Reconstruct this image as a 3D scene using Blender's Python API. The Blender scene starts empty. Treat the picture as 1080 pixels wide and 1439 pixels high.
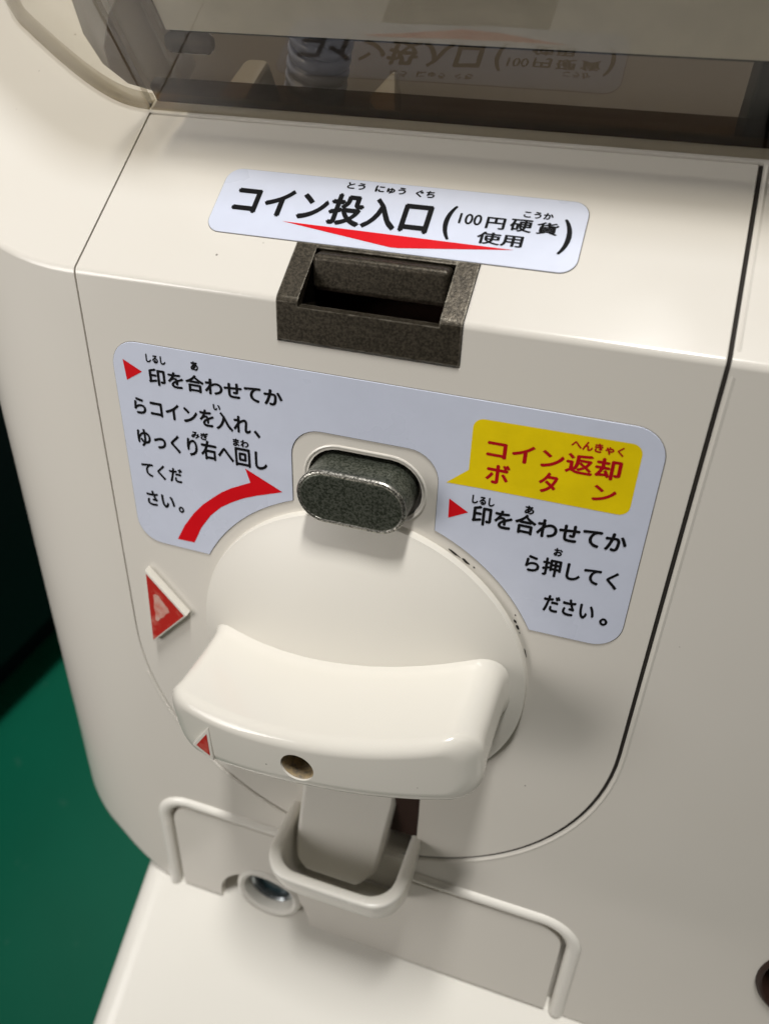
import bpy, bmesh, math, random
from mathutils import Matrix, Vector
random.seed(7)
sc = bpy.context.scene
Z0 = 0.450                      # height of the machine's shoulder above the floor (m)

# ------------------------------------------------------------------ camera
cam_data = bpy.data.cameras.new('camera')
cam = bpy.data.objects.new('camera', cam_data); sc.collection.objects.link(cam)
CX = Vector((0.94720518, 0.27377046, -0.16688943))
CY = Vector((0.19766508, -0.90843321, -0.36834443))
CZ = Vector((-0.25244972, 0.31590954, -0.91458750))
m = Matrix.Identity(4)
for i in range(3):
    m[i][0] = CX[i]; m[i][1] = -CY[i]; m[i][2] = -CZ[i]
m[0][3], m[1][3], m[2][3] = 0.0454424, -0.0755813, 0.1152073 + Z0
cam.matrix_world = m
cam_data.sensor_fit = 'HORIZONTAL'; cam_data.sensor_width = 24.0
cam_data.lens = 24.0 * 1129.64 / 1080.0
cam_data.clip_start = 0.005; cam_data.clip_end = 50
cam_data.dof.use_dof = True; cam_data.dof.focus_distance = 0.158; cam_data.dof.aperture_fstop = 15.0
sc.camera = cam

# ------------------------------------------------------------------ room light
world = bpy.data.worlds.new('World'); sc.world = world; world.use_nodes = True
bg = world.node_tree.nodes['Background']
bg.inputs[0].default_value = (1.0, 0.94, 0.82, 1); bg.inputs[1].default_value = 0.055

def ceiling_lamp(name, loc, sx, sy, power, col):
    l = bpy.data.lights.new(name, 'AREA'); l.shape = 'RECTANGLE'; l.size = sx; l.size_y = sy
    l.energy = power; l.color = col
    o = bpy.data.objects.new(name, l); sc.collection.objects.link(o)
    o.location = loc
    d = Vector((0, 0, Z0)) - Vector(loc)
    o.rotation_euler = d.to_track_quat('-Z', 'Y').to_euler() if abs(loc[0]) > 0.5 else (0, 0, 0)
    return o
ceiling_lamp('ceiling_lamp', (0.10, 0.60, Z0 + 1.45), 0.12, 0.40, 26.5, (1.0, 0.985, 0.965))
ceiling_lamp('ceiling_lamp.001', (1.55, 0.35, Z0 + 1.50), 0.12, 1.1, 2.4, (1.0, 0.95, 0.88))
sp = bpy.data.lights.new('side_fill', 'AREA'); sp.shape = 'RECTANGLE'; sp.size = 0.5; sp.size_y = 0.5  # unseen fill light added to brighten the left side
sp.energy = 0.70; sp.color = (1.0, 0.96, 0.93); sp.spread = math.radians(50)
spo = bpy.data.objects.new('side_fill', sp); sc.collection.objects.link(spo)
spo.location = (-0.62, -0.32, Z0 + 0.34)
spo.rotation_euler = (Vector((-0.26, 0.03, Z0 - 0.04)) - spo.location).to_track_quat('-Z', 'Y').to_euler()
sc.view_settings.view_transform = 'Standard'; sc.view_settings.look = 'None'
sc.view_settings.exposure = 0.0; sc.view_settings.gamma = 1.0

# ------------------------------------------------------------------ frames (all shapes are drawn in mm)
SN, CS = 0.6034433, 0.7974059          # the sloping front face leans back by 37 degrees
MS = Matrix.Translation((0, 0, Z0)) @ Matrix.Scale(0.001, 4)                      # level frame: x, back, up
MP = MS @ Matrix(((1, 0, 0, 0), (0, CS, SN, 0), (0, -SN, CS, 0), (0, 0, 0, 1)))   # face frame: x, into face, up the face
def s2p(s, n):                         # level (back, up) -> face frame (y, z)
    return (CS * s - SN * n, SN * s + CS * n)

# ------------------------------------------------------------------ materials
def nmat(name):
    mt = bpy.data.materials.new(name); mt.use_nodes = True
    nt = mt.node_tree; return mt, nt, nt.nodes, nt.links, nt.nodes['Principled BSDF']
def mixc(nt, fac, a, b):
    n = nt.nodes.new('ShaderNodeMix'); n.data_type = 'RGBA'
    if isinstance(fac, float): n.inputs[0].default_value = fac
    else: nt.links.new(fac, n.inputs[0])
    for k, v in ((6, a), (7, b)):
        if isinstance(v, tuple): n.inputs[k].default_value = v + (1,)
        else: nt.links.new(v, n.inputs[k])
    return n.outputs[2]
def ramp(nt, src, lo, hi, a=0.0, b=1.0):
    n = nt.nodes.new('ShaderNodeMapRange'); nt.links.new(src, n.inputs[0])
    n.inputs[1].default_value = lo; n.inputs[2].default_value = hi
    n.inputs[3].default_value = a; n.inputs[4].default_value = b
    return n.outputs[0]
def coords(nt, scale=(1, 1, 1)):
    t = nt.nodes.new('ShaderNodeTexCoord'); mp = nt.nodes.new('ShaderNodeMapping')
    mp.inputs['Scale'].default_value = scale
    nt.links.new(t.outputs['Object'], mp.inputs[0]); return mp.outputs[0]
def noise(nt, scale, detail=3.0, vec=None, rough=0.55):
    n = nt.nodes.new('ShaderNodeTexNoise'); n.inputs['Scale'].default_value = scale
    n.inputs['Detail'].default_value = detail; n.inputs['Roughness'].default_value = rough
    nt.links.new(vec if vec is not None else coords(nt), n.inputs['Vector']); return n.outputs[0]
def bump(nt, h, strength, dist):
    b = nt.nodes.new('ShaderNodeBump'); b.inputs['Strength'].default_value = strength
    b.inputs['Distance'].default_value = dist; nt.links.new(h, b.inputs['Height']); return b.outputs[0]

def plastic(name, col, col2, rough=0.28, specks=True, wave=0.25):
    mt, nt, N, L, p = nmat(name)
    big = noise(nt, 22.0, 2.0)
    c = mixc(nt, ramp(nt, big, 0.2, 0.8), col, col2)
    if specks:
        v = N.new('ShaderNodeTexVoronoi'); v.inputs['Scale'].default_value = 260.0
        L.new(coords(nt), v.inputs['Vector'])
        sel = ramp(nt, v.outputs['Color'], 0.87, 0.89)
        dot = ramp(nt, v.outputs['Distance'], 0.045, 0.075, 1.0, 0.0)
        mul = N.new('ShaderNodeMath'); mul.operation = 'MULTIPLY'
        L.new(sel, mul.inputs[0]); L.new(dot, mul.inputs[1])
        mul2 = N.new('ShaderNodeMath'); mul2.operation = 'MULTIPLY'; mul2.inputs[1].default_value = 0.75
        L.new(mul.outputs[0], mul2.inputs[0])
        c = mixc(nt, mul2.outputs[0], c, (0.10, 0.08, 0.06))
    L.new(c, p.inputs['Base Color'])
    sm = noise(nt, 34.0, 3.0)
    L.new(ramp(nt, sm, 0.3, 0.75, rough - 0.04, rough + 0.07), p.inputs['Roughness'])
    scr = noise(nt, 1.0, 2.0, coords(nt, (70.0, 2600.0, 2600.0)))          # hairline wiping scratches
    add = N.new('ShaderNodeMath'); add.operation = 'MULTIPLY_ADD'; add.inputs[1].default_value = 0.35
    L.new(scr, add.inputs[0]); L.new(noise(nt, 420.0, 1.0), add.inputs[2])
    L.new(bump(nt, add.outputs[0], wave * 0.4, 0.00004), p.inputs['Normal'])
    p.inputs['Specular IOR Level'].default_value = 0.45
    return mt
CREAM = plastic('cream_plastic', (0.715, 0.682, 0.618), (0.703, 0.667, 0.598), 0.16)
IVORY = plastic('ivory_plastic', (0.735, 0.705, 0.635), (0.715, 0.685, 0.61), 0.13, True, 0.15)
SATIN = plastic('satin_ivory_plastic', (0.735, 0.705, 0.635), (0.715, 0.685, 0.61), 0.46, True, 0.15)
WHITE = plastic('white_plastic', (0.80, 0.775, 0.71), (0.785, 0.76, 0.69), 0.22, False)

def flat(name, col, rough=0.4, spec=0.4, var=0.05):
    mt, nt, N, L, p = nmat(name)
    c2 = tuple(max(0.0, x * (1 - var * 2)) for x in col)
    L.new(mixc(nt, ramp(nt, noise(nt, 160.0, 4.0), 0.35, 0.7), col, c2), p.inputs['Base Color'])
    p.inputs['Roughness'].default_value = rough; p.inputs['Specular IOR Level'].default_value = spec
    return mt
PAPER = flat('sticker_film', (0.63, 0.67, 0.79), 0.30, 0.5, 0.02)
INK = flat('black_ink', (0.006, 0.006, 0.007), 0.6, 0.10)
REDINK = flat('red_ink', (0.68, 0.004, 0.010), 0.5, 0.12)
DARKRED = flat('dark_red_ink', (0.45, 0.004, 0.010), 0.5, 0.12)
YELLOW = flat('yellow_ink', (0.86, 0.65, 0.002), 0.45, 0.2)
CARD = flat('white_card', (0.80, 0.80, 0.78), 0.6)
DIRT_SHADE = flat('black_grime_and_shade', (0.02, 0.016, 0.012), 0.7)  # grime flakes on the dial rim, and painted shade in the panel gap

pn = PAPER.node_tree
pn.links.new(bump(pn, noise(pn, 110.0, 3.0), 0.10, 0.0004), pn.nodes['Principled BSDF'].inputs['Normal'])
pn.links.new(ramp(pn, noise(pn, 45.0, 4.0), 0.3, 0.7, 0.22, 0.42), pn.nodes['Principled BSDF'].inputs['Roughness'])
def cast_metal(name, a, b, rough, metallic, scale=1500.0, edge=None, er=0.00045):
    mt, nt, N, L, p = nmat(name)
    g = noise(nt, scale, 3.0, None, 0.7)
    c = mixc(nt, ramp(nt, g, 0.40, 0.62), a, b)
    p.inputs['Metallic'].default_value = metallic
    r = ramp(nt, g, 0.3, 0.7, rough + 0.08, rough - 0.08)
    if edge:                                            # bright metal where the corners have been rubbed
        bv = N.new('ShaderNodeBevel'); bv.samples = 6; bv.inputs['Radius'].default_value = er
        ge = N.new('ShaderNodeNewGeometry'); dt = N.new('ShaderNodeVectorMath'); dt.operation = 'DOT_PRODUCT'
        L.new(bv.outputs[0], dt.inputs[0]); L.new(ge.outputs['True Normal'], dt.inputs[1])
        e = ramp(nt, dt.outputs['Value'], 0.985, 0.90, 0.0, 1.0)
        mk_ = N.new('ShaderNodeMath'); mk_.operation = 'MULTIPLY'; L.new(e, mk_.inputs[0])
        L.new(ramp(nt, noise(nt, 420.0, 4.0, None, 0.7), 0.40, 0.58, 0.1, 0.9), mk_.inputs[1])
        c = mixc(nt, mk_.outputs[0], c, edge)
    L.new(c, p.inputs['Base Color']); L.new(r, p.inputs['Roughness'])
    L.new(bump(nt, g, 0.5, 0.0001), p.inputs['Normal'])
    return mt
BRONZE = cast_metal('bronze_cast', (0.026, 0.021, 0.013), (0.095, 0.080, 0.058), 0.38, 0.55, 1900.0, (0.34, 0.31, 0.25))
GUNMETAL = cast_metal('green_grey_cast', (0.030, 0.037, 0.024), (0.15, 0.16, 0.13), 0.34, 0.6, 1900.0, (0.50, 0.49, 0.43), 0.0011)
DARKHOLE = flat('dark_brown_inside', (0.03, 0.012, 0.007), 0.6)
HOSE = flat('grey_hose_rubber', (0.24, 0.24, 0.28), 0.3, 0.6)
STEEL = cast_metal('lock_steel', (0.30, 0.33, 0.34), (0.45, 0.48, 0.50), 0.22, 0.9, 400.0)
BLACKPL = flat('black_plastic', (0.003, 0.010, 0.012), 0.5, 0.2)
RUBBERDISC = flat('dark_blue_lock_face', (0.02, 0.05, 0.06), 0.08, 0.8)

def worn_red(name, ca, cb, lo, hi):
    mt, nt, N, L, p = nmat(name)
    k = noise(nt, 210.0, 5.0, None, 0.65)
    c = mixc(nt, ramp(nt, k, lo, hi), ca, cb)
    L.new(c, p.inputs['Base Color']); p.inputs['Roughness'].default_value = 0.4
    L.new(bump(nt, k, 0.4, 0.0002), p.inputs['Normal']); return mt
WORNRED = worn_red('worn_red_paint', (0.48, 0.02, 0.014), (0.62, 0.20, 0.15), 0.52, 0.74)
FADEDRED = worn_red('faded_red_paint', (0.60, 0.22, 0.17), (0.66, 0.42, 0.35), 0.40, 0.62)
def worn_plug():
    mt, nt, N, L, p = nmat('tarnished_brass')
    k = noise(nt, 900.0, 5.0, None, 0.7)
    L.new(mixc(nt, ramp(nt, k, 0.35, 0.68), (0.16, 0.135, 0.105), (0.42, 0.31, 0.16)), p.inputs['Base Color'])
    p.inputs['Roughness'].default_value = 0.6; L.new(bump(nt, k, 0.6, 0.0003), p.inputs['Normal']); return mt
PLUG = worn_plug()
def smoke(name, tint, ior=1.5, rough=0.03):
    mt, nt, N, L, p = nmat(name)
    N.remove(p); out = N['Material Output']
    tr = N.new('ShaderNodeBsdfTransparent'); tr.inputs[0].default_value = tint + (1,)
    gl = N.new('ShaderNodeBsdfGlossy'); gl.inputs['Roughness'].default_value = rough
    fr = N.new('ShaderNodeFresnel'); fr.inputs[0].default_value = ior
    L.new(bump(nt, noise(nt, 40.0, 2.0), 0.06, 0.002), gl.inputs['Normal'])
    geo = N.new('ShaderNodeNewGeometry'); inv = N.new('ShaderNodeMath'); inv.operation = 'SUBTRACT'; inv.inputs[0].default_value = 1.0
    L.new(geo.outputs['Backfacing'], inv.inputs[1])
    mu = N.new('ShaderNodeMath'); mu.operation = 'MULTIPLY'; L.new(fr.outputs[0], mu.inputs[0]); L.new(inv.outputs[0], mu.inputs[1])
    mx = N.new('ShaderNodeMixShader'); L.new(mu.outputs[0], mx.inputs[0])
    L.new(tr.outputs[0], mx.inputs[1]); L.new(gl.outputs[0], mx.inputs[2]); L.new(mx.outputs[0], out.inputs[0])
    return mt
SMOKE = smoke('smoky_clear_plastic', (0.81, 0.79, 0.745))
SMOKE2 = smoke('smoky_rim_plastic', (0.40, 0.31, 0.20), 1.4, 0.3)

# ------------------------------------------------------------------ mesh helpers (mm)
def me_from(bm, name='m'):
    bmesh.ops.recalc_face_normals(bm, faces=bm.faces)
    me = bpy.data.meshes.new(name); bm.to_mesh(me); bm.free(); return me
def prism_y(poly, y0, y1, bev=0.0, seg=2):          # (x,z) outline pushed along y
    bm = bmesh.new()
    a = [bm.verts.new((x, y0, z)) for x, z in poly]; b = [bm.verts.new((x, y1, z)) for x, z in poly]
    n = len(poly); bm.faces.new(a); bm.faces.new(b)
    for i in range(n): bm.faces.new((a[i], a[(i + 1) % n], b[(i + 1) % n], b[i]))
    return me_from(bm)
def prism_z(poly, z0, z1):                          # (x,y) outline pushed along z
    me = prism_y(poly, z0, z1)
    for v in me.vertices: v.co = (v.co.x, v.co.z, v.co.y)
    me.flip_normals(); return me
def prism_x(poly, x0, x1):                          # (y,z) outline pushed along x
    me = prism_y(poly, x0, x1)
    for v in me.vertices: v.co = (v.co.y, v.co.x, v.co.z)
    me.flip_normals(); return me
def rrect(x0, x1, z0, z1, r, n=8):
    if not isinstance(r, (tuple, list)): r = (r, r, r, r)      # bl br tr tl
    out = []
    for (cx, cz, a0, rr) in ((x0 + r[0], z0 + r[0], 180, r[0]), (x1 - r[1], z0 + r[1], 270, r[1]), (x1 - r[2], z1 - r[2], 0, r[2]), (x0 + r[3], z1 - r[3], 90, r[3])):
        for k in range(n + 1):
            a = math.radians(a0 + 90 * k / n); out.append((cx + rr * math.cos(a), cz + rr * math.sin(a)))
    return out
def arc(cx, cz, r, a0, a1, n):
    return [(cx + r * math.cos(math.radians(a0 + (a1 - a0) * k / n)), cz + r * math.sin(math.radians(a0 + (a1 - a0) * k / n))) for k in range(n + 1)]
def cyl_y(cx, cz, r, y0, y1, n=48): return prism_y(arc(cx, cz, r, 0, 360 * (n - 1) / n, n - 1), y0, y1)
def lathe_y(cx, cz, prof, n=96):                    # prof: (r, y), first/last may have r 0
    bm = bmesh.new(); rings = []
    for r, y in prof:
        if r < 1e-6: rings.append([bm.verts.new((cx, y, cz))])
        else: rings.append([bm.verts.new((cx + r * math.cos(2 * math.pi * k / n), y, cz + r * math.sin(2 * math.pi * k / n))) for k in range(n)])
    for a, b in zip(rings, rings[1:]):
        for k in range(n):
            q = [a[k % len(a)], a[(k + 1) % len(a)], b[(k + 1) % len(b)], b[k % len(b)]]
            q = list(dict.fromkeys(q))
            if len(q) > 2: bm.faces.new(q)
    return me_from(bm)
def tube(pts, r, n=10, closed=False):
    pts = [Vector(p) for p in pts]; bm = bmesh.new(); rings = []; N = len(pts)
    ref = Vector((0, 1, 0))
    for i, p in enumerate(pts):
        t = (pts[(i + 1) % N if closed else min(i + 1, N - 1)] - pts[(i - 1) % N if closed else max(i - 1, 0)]).normalized()
        a = ref - t * ref.dot(t)
        if a.length < 1e-3: a = Vector((0, 0, 1)) - t * t.z
        a.normalize(); b = t.cross(a)
        rings.append([bm.verts.new(p + r * (math.cos(2 * math.pi * k / n) * a + math.sin(2 * math.pi * k / n) * b)) for k in range(n)])
    prs = list(zip(rings, rings[1:])) + ([(rings[-1], rings[0])] if closed else [])
    for A, B in prs:
        for k in range(n): bm.faces.new((A[k], A[(k + 1) % n], B[(k + 1) % n], B[k]))
    if not closed: bm.faces.new(rings[0]); bm.faces.new(rings[-1])
    return me_from(bm)
def box(x0, x1, y0, y1, z0, z1): return prism_y([(x0, z0), (x1, z0), (x1, z1), (x0, z1)], y0, y1)
def evaluate(me, mods):
    o = bpy.data.objects.new('work', me); sc.collection.objects.link(o); tmp = []
    for kind, kw in mods:
        md = o.modifiers.new(kind.lower(), kind)
        for k, v in kw.items():
            if k == 'cut':
                c = bpy.data.objects.new('cut', v); sc.collection.objects.link(c); tmp.append(c)
                md.operation = kw.get('op', 'DIFFERENCE'); md.solver = 'EXACT'; md.object = c
            elif k != 'op': setattr(md, k, v)
    bpy.context.view_layer.update()
    dg = bpy.context.evaluated_depsgraph_get()
    res = bpy.data.meshes.new_from_object(o.evaluated_get(dg))
    for t in tmp + [o]: bpy.data.objects.remove(t)
    return res
def cut(me, *cutters): return evaluate(me, [('BOOLEAN', {'cut': c}) for c in cutters])
def bevel(me, w, seg=3, ang=40): return evaluate(me, [('BEVEL', {'width': w, 'segments': seg, 'limit_method': 'ANGLE', 'angle_limit': math.radians(ang)})])
def join(*mes):
    bm = bmesh.new()
    for x in mes: bm.from_mesh(x)
    me = bpy.data.meshes.new('j'); bm.to_mesh(me); bm.free(); return me

def empty(name, loc):
    o = bpy.data.objects.new(name, None); sc.collection.objects.link(o); o.location = loc
    o.empty_display_size = 0.05; return o
def tag(o, label, cat=None, group=None, kind=None):
    if label: o['label'] = label
    if cat: o['category'] = cat
    if group: o['group'] = group
    if kind: o['kind'] = kind
    return o
def put(name, me, frame, mat, parent=None, ang=35, label=None, smooth=True):
    me = me.copy() if me.users else me
    me.transform(frame); me.name = name
    me.materials.clear(); me.materials.append(mat)
    o = bpy.data.objects.new(name, me); sc.collection.objects.link(o)
    if smooth:
        for p in me.polygons: p.use_smooth = True
        me.set_sharp_from_angle(angle=math.radians(ang))
        w = o.modifiers.new('weighted_normals', 'WEIGHTED_NORMAL'); w.keep_sharp = True; w.weight = 60
    if parent is not None:
        o.parent = parent
        inv = Matrix.Identity(4); q = parent
        while q is not None: inv = Matrix.Translation(-q.location) @ inv; q = q.parent
        o.matrix_parent_inverse = inv
    if label: o['label'] = label
    return o

# ------------------------------------------------------------------ floor and cabinet
def floor_material():
    mt, nt, N, L, p = nmat('green_vinyl_floor')
    base = mixc(nt, ramp(nt, noise(nt, 5.0, 4.0), 0.35, 0.7), (0.001, 0.115, 0.062), (0.001, 0.135, 0.074))
    sp = noise(nt, 60.0, 3.0)
    c = mixc(nt, ramp(nt, sp, 0.66, 0.74, 0.0, 0.35), base, (0.10, 0.20, 0.15))
    L.new(c, p.inputs['Base Color']); p.inputs['Roughness'].default_value = 0.45
    p.inputs['Specular IOR Level'].default_value = 0.25
    return mt
bm = bmesh.new(); bm.faces.new([bm.verts.new(v) for v in ((-3, -3, 0), (3, -3, 0), (3, 3, 0), (-3, 3, 0))])
fl = put('floor', me_from(bm), Matrix.Identity(4), floor_material(), smooth=False)
tag(fl, 'emerald green vinyl floor under the capsule machine', None, None, 'structure')

cab = empty('dark_cabinet', (-0.3307, -0.0437, 0)); tag(cab, 'low black cabinet standing on the green floor beside the machine', 'cabinet')
CB = Matrix.Translation((-0.3307, -0.0437, 0)) @ Matrix.Rotation(math.atan2(0.0518, 0.0267), 4, 'Z') @ Matrix.Scale(0.001, 4)
# local x runs along the front, local +y away from the machine
put('carcass', bevel(box(-420, 1300, 3, 900, 50, 298), 3), CB, BLACKPL, cab)
put('plinth', box(-410, 1290, 12, 880, 0, 50), CB, BLACKPL, cab)
for k in range(3):
    x = -415 + k * 570
    d = put('door', bevel(box(x, x + 562, -14, 2.5, 56, 292), 2), CB, BLACKPL, cab)
    put('handle', bevel(box(x + 200, x + 360, -30, -13.5, 250, 262), 2), CB, STEEL, d)

# ------------------------------------------------------------------ the machine
mac = empty('capsule_machine', (0, 0, 0))
tag(mac, 'cream coin-operated capsule toy machine with a turning dial and smoky case', 'vending machine')

# lower housing: level ledge the sloping front stands on
put('lower_housing', bevel(box(-77, 230, -240, 120, -449, -160), 11, 6), MS, WHITE, mac)

# body: rounded left corner, sloping front face, level shoulder
def obround(cx, cz, hw, hh, n=14):
    return arc(cx + hw - hh, cz, hh, -90, 90, n) + arc(cx - hw + hh, cz, hh, 90, 270, n)
def body_mesh():
    out = [(230.0, 0.0)]
    out += [(x, 0.0) for x in (150, 70, 0, -40)]
    A0, R = -62.0, 60.0
    out += [(A0 - R * math.sin(math.radians(a)), R - R * math.cos(math.radians(a))) for a in range(0, 91, 4)] + [(-122.0, 60.0)]
    out += [(-122.0, 190.0), (230.0, 190.0)]
    out = [p for i, p in enumerate(out) if i == 0 or (Vector(p) - Vector(out[i - 1])).length > 0.2]
    bm = bmesh.new(); n = len(out)
    def nrm(i):
        x, y = out[i]
        if y < 1e-6 and x >= A0: return (0, 1)
        if x < -121.9 and y > 60: return (1, 0)
        if y <= 60: 
            v = Vector((A0 - x, R - y)).normalized(); return (v.x, v.y)
        return (0, 0)
    rings = []
    # ridge follows the level shoulder plane: z = y*SN/CS
    rings.append([bm.verts.new((x, y, y * SN / CS)) for x, y in out])
    for k in range(7):
        ph = math.radians(90 * k / 6); ring = []
        for i, (x, y) in enumerate(out):
            if x > A0: r = 0.6 if x > -1 else 0.6
            else: r = 0.6 + 13.0 * min(1.0, (A0 - x) / 22.0)
            nx, ny = nrm(i); d = r * (1 - math.cos(ph))
            ring.append(bm.verts.new((x + nx * d, y + ny * d, -200 + r - r * math.sin(ph))))
        rings.append(ring)
    for a, b in zip(rings, rings[1:]):
        for i in range(n): bm.faces.new((a[i], a[(i + 1) % n], b[(i + 1) % n], b[i]))
    top = bm.faces.new(rings[0]); bm.faces.new(rings[-1])
    bmesh.ops.recalc_face_normals(bm, faces=bm.faces)
    ridge = [e for e in top.edges if max(v.co.y for v in e.verts) < 188]
    bmesh.ops.bevel(bm, geom=ridge, offset=0.9, segments=5, profile=0.5, affect='EDGES', clamp_overlap=False)
    return me_from(bm)
def lvl_prism(poly, n0, n1):          # (x, s) outline in level frame -> face-frame mesh
    me = prism_z(poly, n0, n1)
    for v in me.vertices:
        y, z = s2p(v.co.y, v.co.z); v.co = (v.co.x, y, z)
    return me
def shield(w, zc=-90.0, ztop=3.0, r=None):
    return [(-w, ztop)] + arc(0, zc, w, 180, 360, 48) + [(w, ztop)]
hopper = [(215, 46), (215, 165), (-108, 165), (-105, 95), (-100, 80), (-94.4, 72), (-86.5, 61.7), (-77.6, 53.2), (-68.9, 48), (-60, 46)]
slot_cut = [s2p(-3, 6), s2p(12.8, 6), s2p(12.8, -18), (9, -8), (-3, -8)]
COVER = [(-60.2, -203)] + arc(-51.7, -167.0, 8.5, 180, 90, 8) + arc(51.7, -167.0, 8.5, 90, 0, 8) + [(60.2, -203)]
body = cut(body_mesh(),
           lvl_prism(hopper, -60, 6),
           prism_y(shield(60.5), -12, 1.9),
           prism_y(obround(0.2, -35.3, 12.6, 7.3), -5, 12),
           lvl_prism([(-60.5, -6), (60.5, -6), (60.5, 40.6), (-60.5, 40.6)], -1.9, 9),
           prism_x(slot_cut, -17.6, 17.6),
           prism_y(rrect(-14.5, 17.5, -149, -111, 3), -5, 22),
           prism_y(COVER, -6, 3.2),
           cyl_y(-30, -197, 16.0, -9, 12),
           cyl_y(120, -150, 16.0, -9, 26))
put('body', body, MP, CREAM, mac)

# raised bead along the panel seam
def seam_path(w):
    p = [(x, 0.38, z) for x, z in shield(w, -90.0, -2.5)]
    up = [(w, *s2p(s, -0.42)) for s in (2.5, 20, 40)]
    return p[5:] + up
put('seam_bead', tube(seam_path(61.2), 0.6, 8), MP, CREAM, mac)
gap_path = [(x, 0.42, z) for x, z in shield(60.16, -90.0, -2.0)][26:] + [(60.16, *s2p(s, -0.42)) for s in (1.5, 20, 40)]
put('seam_gap_shade', tube(gap_path, 0.27, 8), MP, DIRT_SHADE, mac)  # near-black strip painting the shade in the open gap beside the panel

# mechanism panel: front face, rounded ridge and level top in one sheet
def panel_mesh(w=60.0, dx=-0.22):
    r, t = 1.8, 0.893; bm = bmesh.new()
    prof = []
    for k in range(7):
        a = math.radians(90 - 37.117) * k / 6
        ny, nz = -math.cos(a), math.sin(a); prof.append((r + r * ny, -t + r * nz))
    prof.append(s2p(40.2, 0))
    Lp = [bm.verts.new((-w + dx, y, z)) for y, z in prof]; Rp = [bm.verts.new((w + dx, y, z)) for y, z in prof]
    bot = [bm.verts.new((x + dx, 0, z)) for x, z in arc(0, -90, w, 180, 360, 64)]
    bm.faces.new([Lp[0]] + bot + [Rp[0]])
    for i in range(len(prof) - 1): bm.faces.new((Lp[i], Rp[i], Rp[i + 1], Lp[i + 1]))
    bm.normal_update()
    for f_ in bm.faces:
        if f_.normal.y > 0: f_.normal_flip()
    me = bpy.data.meshes.new('p'); bm.to_mesh(me); bm.free()
    return evaluate(me, [('SOLIDIFY', {'thickness': 1.4, 'offset': -1.0}),
                         ('BEVEL', {'width': 0.3, 'segments': 2, 'limit_method': 'ANGLE', 'angle_limit': math.radians(60)})])
panel = cut(panel_mesh(), prism_x(slot_cut, -17.45, 17.45),
            prism_y(obround(0.2, -35.3, 12.0, 6.7), -5, 8),
            prism_y(rrect(-14, 17, -148.2, -112, 3), -5, 8))
put('mechanism_panel', panel, MP, CREAM, mac)

# coin slot
prof = [(-0.3, -7.5), (-0.3, -0.3), s2p(0.6, 0.32), s2p(12.5, 0.32), s2p(12.5, -16), (6, -7.5)]
lip = [(-0.3, -7.5), (-0.3, -1.0), (1.7, -1.0), (1.7, -7.5)]
back = [s2p(11.7, 0.30), s2p(12.48, 0.30), s2p(12.48, -15.9), s2p(11.7, -15.9)]
sl = evaluate(prism_x(prof, -17.3, -13.1), [('BOOLEAN', {'op': 'UNION', 'cut': c}) for c in
              (prism_x(lip, -13.6, 13.8), prism_x(back, -13.6, 13.8), prism_x(prof, 13.3, 17.3))])
sl = bevel(sl, 0.28, 2, 30)
slot = put('coin_slot', sl, MP, BRONZE, mac, label='dark bronze cast coin slot under the red pointer')
put('coin_gate', bevel(box(-12.95, 12.9, 6.2, 10.0, 0.2, 6.9), 1.1, 4), MP, BRONZE, slot)
put('slot_throat', prism_x([(1.6, -7.3), (17.5, -5.0), (17.5, -3.0), (1.6, -5.2)], -13.2, 13.4), MP, DARKHOLE, slot)

# ---------------------------------------------------------------- stickers
def lettering(text, bb, parent, mat, level=False, depth=0.30, bold=0.031):
    cu = bpy.data.curves.new('t', 'FONT'); cu.body = text; cu.size = 1.0; cu.resolution_u = 4
    o = bpy.data.objects.new('t', cu); sc.collection.objects.link(o)
    bpy.context.view_layer.update()
    me = bpy.data.meshes.new_from_object(o.evaluated_get(bpy.context.evaluated_depsgraph_get()))
    bpy.data.objects.remove(o)
    xs = [v.co.x for v in me.vertices]; ys = [v.co.y for v in me.vertices]
    x0, x1, y0, y1 = min(xs), max(xs), min(ys), max(ys)
    b = bold * (1.6 if bb[3] - bb[2] < 2.2 and text not in '。、' else 1.0); bm = bmesh.new()
    kx = (bb[1] - bb[0]) / (x1 - x0 + 2 * b); ky = (bb[3] - bb[2]) / (y1 - y0 + 2 * b)
    for k, (ox, oy) in enumerate(((0, 0), (-b, 0), (b, 0), (0, -b), (0, b))):
        c = me.copy()
        for v in c.vertices:
            u = bb[0] + kx * (v.co.x - x0 + b + ox); w = bb[2] + ky * (v.co.y - y0 + b + oy); d = depth - 0.004 * k
            v.co = (u, w, d) if level else (u, -d, w)
        bm.from_mesh(c)
    me = bpy.data.meshes.new('lettering'); bm.to_mesh(me); bm.free()
    return put('lettering', me, MS if level else MP, mat, parent, smooth=False)
def print_shape(name, poly, parent, mat, level=False, depth=0.27):
    bm = bmesh.new(); bm.faces.new([bm.verts.new((x, z, depth) if level else (x, -depth, z)) for x, z in poly])
    bm.normal_update(); bmesh.ops.triangulate(bm, faces=bm.faces, quad_method='FIXED', ngon_method='EAR_CLIP')
    return put(name, me_from(bm), MS if level else MP, mat, parent, smooth=False)

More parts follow.
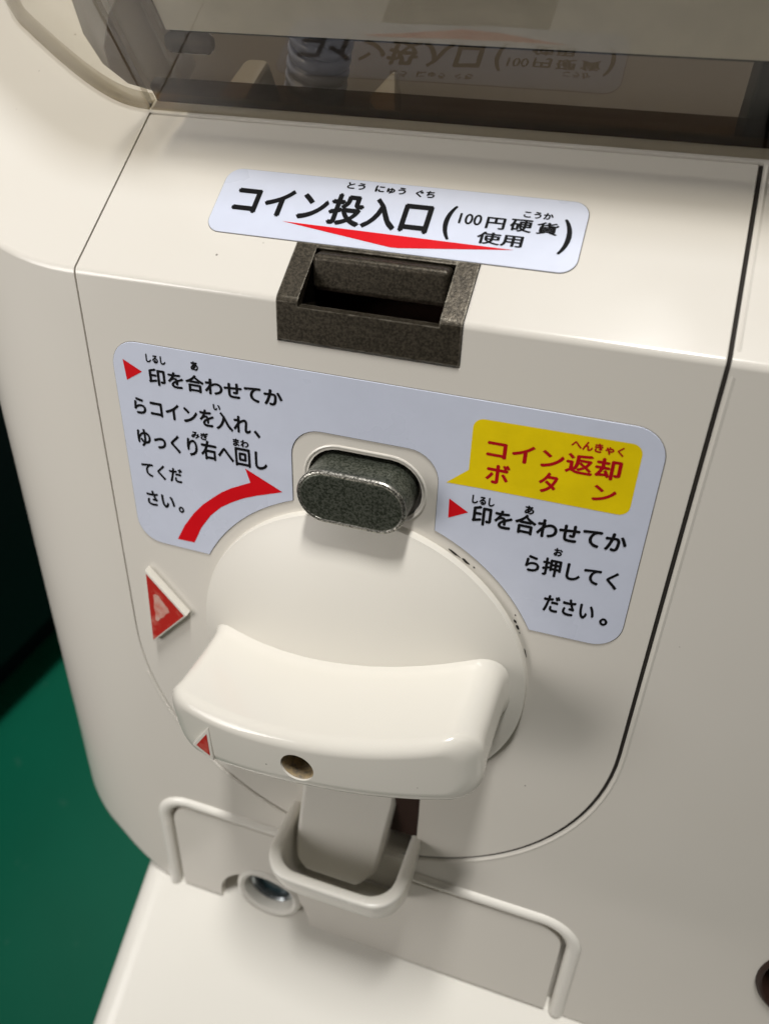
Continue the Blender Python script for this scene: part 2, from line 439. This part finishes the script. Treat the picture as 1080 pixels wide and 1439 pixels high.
def grow(poly, d):
    P = [Vector(p) for p in poly]; n = len(P); out = []
    ar = sum(P[i].x * P[(i + 1) % n].y - P[(i + 1) % n].x * P[i].y for i in range(n)); sg = 1 if ar > 0 else -1
    for i in range(n):
        t = P[(i + 1) % n] - P[i - 1]
        if t.length < 1e-6: t = Vector((1, 0))
        t.normalize(); out.append((P[i].x + sg * t.y * d, P[i].y - sg * t.x * d))
    return out
EDGE = flat('sticker_edge_grey', (0.16, 0.145, 0.12), 0.7)  # thin grey margin showing round each sticker
coin_label = put('coin_label', bevel(prism_z(rrect(-36.8, 33.6, 12.75, 28.1, 3.0), -0.1, 0.22), 0.06, 1), MS, PAPER, mac,
                 label='white sticker above the coin slot marking where coins go in')
put('sticker_edge', prism_z(grow(rrect(-36.8, 33.6, 12.75, 28.1, 3.0), 0.11), -0.1, 0.07), MS, EDGE, coin_label, smooth=False)
print_shape('red_pointer', [(-21.8, 16.7), (0.4, 13.7), (2.0, 13.75), (22.4, 16.25)], coin_label, REDINK, True)
for t, bb, b in (('コイン投入口', (-33.1, 6.2, 17.2, 24.6), .036), ('とう', (-11.7, -8.1, 25.8, 27.4), .028), ('にゅう', (-6.1, -0.1, 25.6, 27.3), .028),
              ('ぐち', (1.8, 5.5, 25.5, 27.2), .028), ('(', (8.6, 10.5, 16.8, 24.4), .02), ('100', (11.2, 15.4, 20.6, 23.0), .02), ('円', (16.2, 19.7, 20.2, 22.8), .028),
              ('硬', (20.5, 24.5, 20.2, 23.0), .028), ('貨', (25.2, 29.1, 20.2, 22.9), .028), ('使用', (15.3, 23.6, 16.8, 19.5), .028),
              (')', (29.7, 31.6, 16.4, 24.0), .02), ('こうか', (22.4, 27.7, 23.45, 24.95), .028)):
    lettering(t, bb, coin_label, INK, True, 0.28, b)

lab = arc(-48.7, -55.8, 5.8, 270, 180, 8) + arc(-48.7, -18.8, 5.8, 180, 90, 8) + arc(48.6, -18.9, 5.8, 90, 0, 8) + arc(48.6, -55.8, 5.8, 0, -90, 8)
a1 = math.degrees(math.atan2(-61.6 + 80.7, 36.9)); a2 = math.degrees(math.acos(15.3 / 41.2))
lab += arc(0, -80.7, 41.2, a1, a2, 14) + arc(9.0, -31.6, 6.3, 0, 90, 8) + arc(-9.0, -31.6, 6.3, 90, 180, 8) + arc(0, -80.7, 41.2, 180 - a2, 180 - a1, 14)
guide = put('instruction_label', bevel(prism_y(lab, 0.1, -0.22), 0.06, 1), MP, PAPER, mac,
            label='large white instruction sticker curving round the dial')
put('sticker_edge', prism_y(grow(lab, 0.11), 0.1, -0.07), MP, EDGE, guide, smooth=False)
print_shape('red_arrow', [(-44.4, -59.4), (-42.2, -55.2), (-39.4, -51.2), (-36.9, -48.4), (-34.2, -46.0), (-31.9, -44.1), (-29.4, -42.5), (-24.9, -40.2), (-25.9, -37.0), (-17.6, -40.9),
                          (-23.8, -43.2), (-26.8, -44.5), (-29.6, -46.1), (-32.5, -48.1), (-35.2, -50.8), (-37.9, -54.7), (-40.1, -59.3)], guide, REDINK)
print_shape('red_triangle', [(-52.0, -17.0), (-51.7, -21.5), (-47.8, -19.1)], guide, REDINK)
print_shape('red_triangle', [(17.7, -34.4), (17.8, -38.8), (21.6, -36.7)], guide, REDINK)
call = arc(48.6, -18.4, 2.0, 0, 90, 6)[::-1] + arc(48.6, -28.8, 2.0, 0, -90, 6) + [(24.0, -30.85), (16.8, -31.0), (20.9, -27.4)] + arc(22.9, -18.6, 2.0, 180, 90, 6)
print_shape('yellow_callout', call, guide, YELLOW, False, 0.26)
for t, bb in (('印を合わせてか', (-46.4, -16.7, -21.6, -17.8)), ('らコインを入れ', (-50.9, -24.0, -29.0, -24.9)), ('、', (-23.4, -21.9, -29.3, -27.6)),
              ('ゆっくり右へ回し', (-51.2, -20.7, -36.7, -32.1)), ('てくだ', (-51.3, -41.2, -44.2, -40.4)), ('さい', (-51.1, -44.0, -51.6, -47.6)), ('。', (-43.2, -41.8, -51.9, -50.2)),
              ('しるし', (-46.5, -42.0, -16.8, -15.0)), ('あ', (-36.4, -34.7, -16.9, -14.9)), ('い', (-32.2, -30.5, -24.8, -23.4)), ('みぎ', (-37.9, -33.9, -32.2, -30.4)), ('まわ', (-28.3, -24.7, -32.1, -30.3)),
              ('印を合わせてか', (22.4, 51.5, -39.0, -34.5)), ('しるし', (22.1, 26.5, -34.4, -32.5)), ('あ', (32.2, 34.0, -34.4, -32.5)),
              ('ら押してく', (33.8, 51.5, -47.4, -43.1)), ('お', (38.8, 40.5, -42.4, -40.5)), ('ださい', (38.5, 48.5, -56.0, -51.7)), ('。', (49.7, 51.3, -56.4, -54.5))):
    lettering(t, bb, guide, INK)
for t, bb in (('コイン返却', (23.8, 47.8, -24.2, -20.0)), ('ボ', (24.1, 28.6, -29.3, -25.0)), ('タ', (33.9, 37.4, -29.2, -24.8)), ('ン', (43.6, 47.8, -28.8, -25.5)), ('へんきゃく', (38.5, 47.6, -19.3, -17.4))):
    lettering(t, bb, guide, DARKRED)

# ---------------------------------------------------------------- coin return button
put('button_collar', tube([(x, 0.1, z) for x, z in obround(0.2, -35.3, 12.75, 7.45, 16)], 0.34, 8, True), MP, CREAM, mac)
button = put('return_button', bevel(prism_y(obround(0.0, -35.4, 11.1, 5.7, 18), 3.0, -7.4), 1.1, 4, 50), MP, GUNMETAL, mac, label='grey-green metal coin return button above the dial')

WORN = cast_metal('rubbed_bare_metal', (0.10, 0.10, 0.085), (0.52, 0.50, 0.45), 0.32, 0.85, 1700.0)
put('worn_edge', tube([(x, -6.92, z) for x, z in obround(0.0, -35.4, 10.72, 5.32, 18)], 0.52, 10, True), MP, WORN, button)

# ---------------------------------------------------------------- dial with handle
DC = -80.7
def dome(r): return -(2.0 + 9.6 * max(0.0, 1 - (r / 37.6) ** 2))
prof = [(0, 0.5), (38.4, 0.5), (38.4, -1.2), (38.2, -1.8)] + [(r, dome(r)) for r in (37.4, 36, 34, 31, 28, 24, 20, 15, 10, 5, 0)]
dial = put('dial', lathe_y(0, DC, prof, 120), MP, SATIN, mac, label='round domed ivory dial with a wide turning handle')
def handle_mesh():
    NL = 34
    base = [-math.cos(math.pi * k / NL) for k in range(NL + 1)]
    def outline(off):
        L = 34.4 + off * (1.6 if off < -0.3 else 1.0); h0 = 6.3 + off; rr = max(1.6, 5.8 + off); top = []
        for u in base:
            x = u * L; h = h0 + 1.5 * (x / 34.2) ** 2; e = abs(x) - (L - rr)
            z = h if e <= 0 else h - rr + math.sqrt(max(0.0, rr * rr - e * e))
            top.append((x, z))
        return top + [(x, -z * 1.30) for x, z in reversed(top)]
    def yf(x): return -33.2 + 6.6 * (abs(x) / 34.2) ** 2.3
    bm = bmesh.new(); rings = []
    def ring(off, fy):
        o = outline(off); rings.append([bm.verts.new((x, fy(x, z), z)) for x, z in o])
    yd = lambda x, z: dome(math.hypot(x, z))
    for d, off in ((1.5, 1.5), (0.3, 0.9), (-0.6, 0.45), (-1.6, 0.12), (-3.0, 0.0)):
        ring(off, lambda x, z, d=d: yd(x, z) + d)
    for t, off in ((0.3, -0.15), (0.6, -0.2), (0.85, -0.25)):
        ring(off, lambda x, z, t=t: (yd(x, z) - 3.0) * (1 - t) + (yf(x) + 3.1) * t)
    rf = 3.0
    for k in range(0, 7):
        ph = math.radians(15 * k)
        ring(-rf * (1 - math.cos(ph)), lambda x, z, ph=ph: yf(x) + rf - rf * math.sin(ph))
    n = len(rings[0])
    for a, b in zip(rings, rings[1:]):
        for i in range(n): bm.faces.new((a[i], a[(i + 1) % n], b[(i + 1) % n], b[i]))
    last = rings[-1]; H = NL + 1
    for i in range(NL): bm.faces.new((last[i], last[i + 1], last[n - 2 - i], last[n - 1 - i]))
    f0 = rings[0]
    for i in range(NL): bm.faces.new((f0[i], f0[i + 1], f0[n - 2 - i], f0[n - 1 - i]))
    bmesh.ops.remove_doubles(bm, verts=bm.verts, dist=0.001)
    return me_from(bm)
HR = Matrix.Translation((0, 0, DC)) @ Matrix.Rotation(math.radians(-8.6), 4, 'Y')
hm = handle_mesh(); hm.transform(HR)
hm = cut(hm, cyl_y(-1.0, -82.3, 3.55, -45, -22.0))
put('handle', hm, MP, IVORY, dial, ang=50)
put('hole_plug', lathe_y(-1.0, -82.3, [(3.53, -32.7), (3.53, -23.0), (0, -22.6), (0, -24.2), (2.4, -24.0), (3.2, -25.0), (3.36, -32.5), (3.53, -32.7)], 40), MP, PLUG, dial, label='tarnished brass lining in the handle hole')
tri = [Vector((-21.6, -80.6)), Vector((-26.6, -88.6)), Vector((-21.2, -91.0))]
bm = bmesh.new()
ys = (-31.2, -30.5, -31.2)
fr = [bm.verts.new((p.x, y, p.y)) for p, y in zip(tri, ys)]; bk = [bm.verts.new((p.x, y + 5, p.y)) for p, y in zip(tri, ys)]
bm.faces.new(fr); bm.faces.new(bk)
for i in range(3): bm.faces.new((fr[i], fr[(i + 1) % 3], bk[(i + 1) % 3], bk[i]))
put('handle_mark', bevel(me_from(bm), 0.4, 2), MP, IVORY, dial)
c3 = sum(tri, Vector((0, 0))) / 3
bm = bmesh.new()
bm.faces.new([bm.verts.new((c3.x + (p.x - c3.x) * 0.62, -30.97 + (y + 30.97) * 0.62 - 0.06, c3.y + (p.y - c3.y) * 0.62)) for p, y in zip(tri, ys)])
put('handle_mark_paint', me_from(bm), MP, WORNRED, dial, smooth=False)

# raised arrow mark on the panel
mk = [(-53.6, -69.4), (-54.6, -92.6), (-43.6, -80.8)]
mark = put('alignment_mark', bevel(prism_y(mk, 0.4, -2.0), 0.35, 2), MP, IVORY, mac, label='raised triangle with worn red paint beside the dial')
mc = (sum(p[0] for p in mk) / 3, sum(p[1] for p in mk) / 3)
print_shape('red_paint', [(mc[0] + (x - mc[0]) * 0.90, mc[1] + (z - mc[1]) * 0.90) for x, z in mk], mark, WORNRED, False, 2.04)
pp = []
for k in range(3):
    ax, az = mk[k]; bx, bz = mk[(k + 1) % 3]
    for t in (0.12, 0.3, 0.5, 0.7, 0.88):
        f_ = 0.46 * random.uniform(0.86, 1.12)
        pp.append((mc[0] - 0.2 + (ax + (bx - ax) * t - mc[0]) * f_, mc[1] + 0.6 + (az + (bz - az) * t - mc[1]) * f_))
print_shape('faded_paint', pp, mark, FADEDRED, False, 2.08)

# grime flakes along the rim of the dial
for (a, r, ln, wd) in ((60.0, 39.0, 3.6, 0.5), (55.8, 39.15, 2.6, 0.7), (52.6, 39.4, 0.7, 0.3), (33.0, 39.9, 0.5, 0.3), (31.0, 39.2, 1.1, 0.5), (28.6, 39.1, 1.5, 0.5), (26.6, 39.0, 0.6, 0.25), (19.0, 38.8, 3.0, 0.22)):
    ca, sa = math.cos(math.radians(a)), math.sin(math.radians(a)); pts = []
    for k in range(10):
        t = 2 * math.pi * k / 10; q = random.uniform(0.6, 1.15)
        du, dv = ln / 2 * math.cos(t) * q, wd / 2 * math.sin(t) * q
        pts.append(((r + dv) * ca - du * sa, DC + (r + dv) * sa + du * ca))
    print_shape('grime_flake', pts, mac, DIRT_SHADE, False, 0.05)

# ---------------------------------------------------------------- coin return cup
def ucurve(hw, d, r, y0=0.4, n=7):
    return [(-hw, y0)] + arc(-hw + r, -d + r, r, 180, 270, n) + arc(hw - r, -d + r, r, 270, 360, n) + [(hw, y0)]
def cup_mesh():
    bm = bmesh.new(); rings = []
    th = 2.6
    spec = [(18.4, 22.4, 8.5, -141.6), (18.4, 22.4, 8.5, -140.4), (17.9, 21.9, 8.2, -139.9), (15.8, 19.8, 7.0, -139.9), (15.3, 19.3, 6.8, -140.4), (15.0, 18.2, 6.8, -150), (14.6, 12, 6.0, -158), (13.5, 2, 1.0, -163)]
    outer = [(17.8, 20.4, 8.3, -149), (17.2, 15, 8.0, -156.5), (16.4, 7, 5.0, -163), (15.0, 1.0, 0.8, -167)][::-1]
    for hw, d, r, z in outer + spec:
        rings.append([bm.verts.new((x, y, z)) for x, y in ucurve(hw, d, r, 0.6)])
    for a, b in zip(rings, rings[1:]):
        for i in range(len(a) - 1): bm.faces.new((a[i], a[i + 1], b[i + 1], b[i]))
    return me_from(bm)
cup = put('return_cup', evaluate(cup_mesh(), [('SUBSURF', {'levels': 1, 'render_levels': 1})]), MP, WHITE, mac, ang=60, label='open U-shaped coin return cup below the handle')
blk = [(-14.0, -108), (-14.0, -144), (-13.2, -149), (-10.4, -152.0), (4.6, -152.4), (8.4, -150.2), (10.6, -130), (11.0, -108)]
ch = prism_y(blk, 16, -7.0)
for v in ch.vertices:
    if v.co.y < 0: v.co.y = -11.5 + 15.0 * min(1.0, max(0.0, (v.co.z + 151.0) / 43.0)) + (4.0 if v.co.x > 7 else 0.0)
put('coin_chute', bevel(ch, 1.5, 4, 18), MP, WHITE, cup)
put('cup_back', box(-15.2, 15.2, -1.7, 0.6, -162, -148.6), MP, WHITE, cup)
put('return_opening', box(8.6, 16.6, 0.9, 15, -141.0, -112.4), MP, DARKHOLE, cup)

# ---------------------------------------------------------------- lower cover with lock
cov = [(-58.9, -199.2)] + arc(-51.2, -167.2, 7.7, 180, 90, 8) + arc(51.2, -167.2, 7.7, 90, 0, 8) + [(58.9, -199.2)]
cm = cut(bevel(prism_y(cov, 3.1, -0.25), 0.5, 2, 60), cyl_y(-30, -197, 15.2, -9, 9))
cover = put('lower_cover', cm, MP, CREAM, mac)
bd = [(-62.2, -199.6)] + arc(-52.4, -166.6, 9.8, 180, 90, 10) + arc(52.4, -166.6, 9.8, 90, 0, 10) + [(62.2, -199.6)]
put('cover_bead', tube([(x, 0.95, z) for x, z in bd], 2.1, 14), MP, WHITE, cover)
lock = put('lock', lathe_y(-28.2, -188.8, [(8.6, 12), (10.8, 11), (11.0, 1.2), (10.4, -0.4), (9.4, -0.9), (8.3, -0.3), (7.9, 1.5), (7.6, 11.5), (8.6, 12)], 64), MP, WHITE, mac, label='small round lock with a white collar in the lower cover')
put('lock_ring', lathe_y(-28.2, -188.8, [(6.0, 6), (7.7, 6), (7.7, 2.8), (7.0, 2.2), (6.2, 2.8), (6.0, 6)], 48), MP, STEEL, lock)
put('lock_face', lathe_y(-28.2, -188.8, [(0, 4.0), (6.1, 4.2), (6.1, 8), (0, 8)], 48), MP, RUBBERDISC, lock)

# round opening at the right of the face
hole = put('side_hole', lathe_y(120, -150, [(15.9, 0.6), (15.9, -0.5), (15.2, -0.9), (14.6, -0.4), (14.4, 4), (14.2, 24), (0, 24.5), (0, 25.5), (15.7, 25.5), (15.9, 0.6)], 64), MP, DARKHOLE, mac)
put('side_hole_trim', lathe_y(120, -150, [(14.3, 10), (12.5, 10), (12.5, 11.5), (14.2, 11.5), (14.3, 10)], 48), MP, PLUG, hole)

# ---------------------------------------------------------------- smoky display case
case = empty('display_case', (0, 0, 0)); case.parent = mac
NT = 42.0
def wall(path, th, n0, n1):             # path (x,s) swept into a thin upright wall; thickness goes inward
    P = [Vector(p) for p in path]; inn = []
    for i, p in enumerate(P):
        t = (P[min(i + 1, len(P) - 1)] - P[max(i - 1, 0)]).normalized()
        inn.append(p + Vector((-t.y, t.x)) * th)
    return prism_z([tuple(p) for p in P] + [tuple(p) for p in reversed(inn)], n0, n1)
corner = [(-119, 160), (-119, 100), (-118, 84), (-115, 75), (-111.5, 70.5)] + [(-60.6 - u, 41 + math.hypot(0.72 * u, 11) - 11) for u in (46, 40, 34, 28, 22, 17, 12, 8, 4, 0)]
def smooth_path(p, it=2):
    for _ in range(it):
        q = [p[0]]
        for a, b in zip(p, p[1:]):
            q += [(a[0] * .75 + b[0] * .25, a[1] * .75 + b[1] * .25), (a[0] * .25 + b[0] * .75, a[1] * .25 + b[1] * .75)]
        p = q + [p[-1]]
    return p
cs = smooth_path(corner)
put('corner_wall', wall(cs, 2.0, 0.25, NT), MS, SMOKE, case)
put('corner_rim', wall([(x, y) for x, y in cs[8:]], 3.0, 0.2, 1.8), MS, SMOKE, case)
put('door_pane', box(-60.0, 224, 41.0, 43.0, 0.3, NT), MS, SMOKE, case)
put('door_rim', bevel(box(-59.6, 223, 43.1, 46.0, 0.35, 4.4), 0.5, 2), MS, SMOKE2, case)
put('door_stile', bevel(box(-59.6, -53.5, 43.1, 46.0, 4.6, NT - 1), 0.8, 2), MS, SMOKE, case)
put('door_stile', bevel(box(-52.6, -50.6, 43.1, 49.5, 4.6, NT - 1), 0.6, 2), MS, SMOKE, case)
peg = lathe_y(-53.0, 0, [(0, -4.2), (1.6, -4.2), (2.0, -3.4), (2.0, 4.6), (1.3, 5.4), (0, 5.4)], 24)
peg.transform(Matrix.Rotation(math.radians(-90), 4, 'Z')); 
for v in peg.vertices: v.co = (v.co.x - 50.0, v.co.y + 48.5 - 53.0, v.co.z + 10.5)
put('latch_peg', peg, MS, SMOKE2, case)
put('display_card', box(-50.2, 216, 44.2, 44.6, 16.6, 36), MS, CARD, case, label='white card hanging behind the smoky pane')
put('light_blocker', box(-50, 216, 45.0, 58.0, 15.6, 16.4), MS, BLACKPL, case)  # unseen strip behind the card, added to shade the shoulder and case interior
a, b = Vector((-35.6, 61.0, -19.0)), Vector((-25.0, 71.0, 15.0)); ax = (b - a).normalized(); Lh = (b - a).length
bmh = [(6.2 + 0.75 * abs(math.sin(math.pi * k * 0.3 / 2.9)) ** 0.6, k * 0.3) for k in range(int(Lh / 0.3))]
hose = lathe_y(0, 0, [(0, 0)] + [(r, y) for r, y in bmh] + [(0, Lh)], 40)
rot = Vector((0, 1, 0)).rotation_difference(ax).to_matrix().to_4x4()
hose.transform(Matrix.Translation(a) @ rot)
put('ribbed_hose', hose, MS, HOSE, case, ang=80, label='ribbed grey hose inside the case')
put('inner_post', bevel(box(56.4, 78, 52, 70, -44, 14), 1.0, 2), MS, BLACKPL, case)
HOPPER = flat('brown_hopper_plastic', (0.060, 0.045, 0.030), 0.5, 0.2)
put('hopper_floor', box(-104, 214, 46.4, 164, -22, -19), MS, HOPPER, case)
VANE = flat('tan_hopper_plastic', (0.17, 0.14, 0.10), 0.5, 0.2)
put('hopper_vane', bevel(prism_z([(-53, 52), (-46, 52), (-44, 66), (-50, 66)], -18.9, -7), 1.5, 2), MS, VANE, case)
put('hopper_vane', bevel(prism_z([(-20, 60), (-14, 52), (-11, 52), (-16, 70)], -18.9, -10), 1.5, 2), MS, VANE, case)
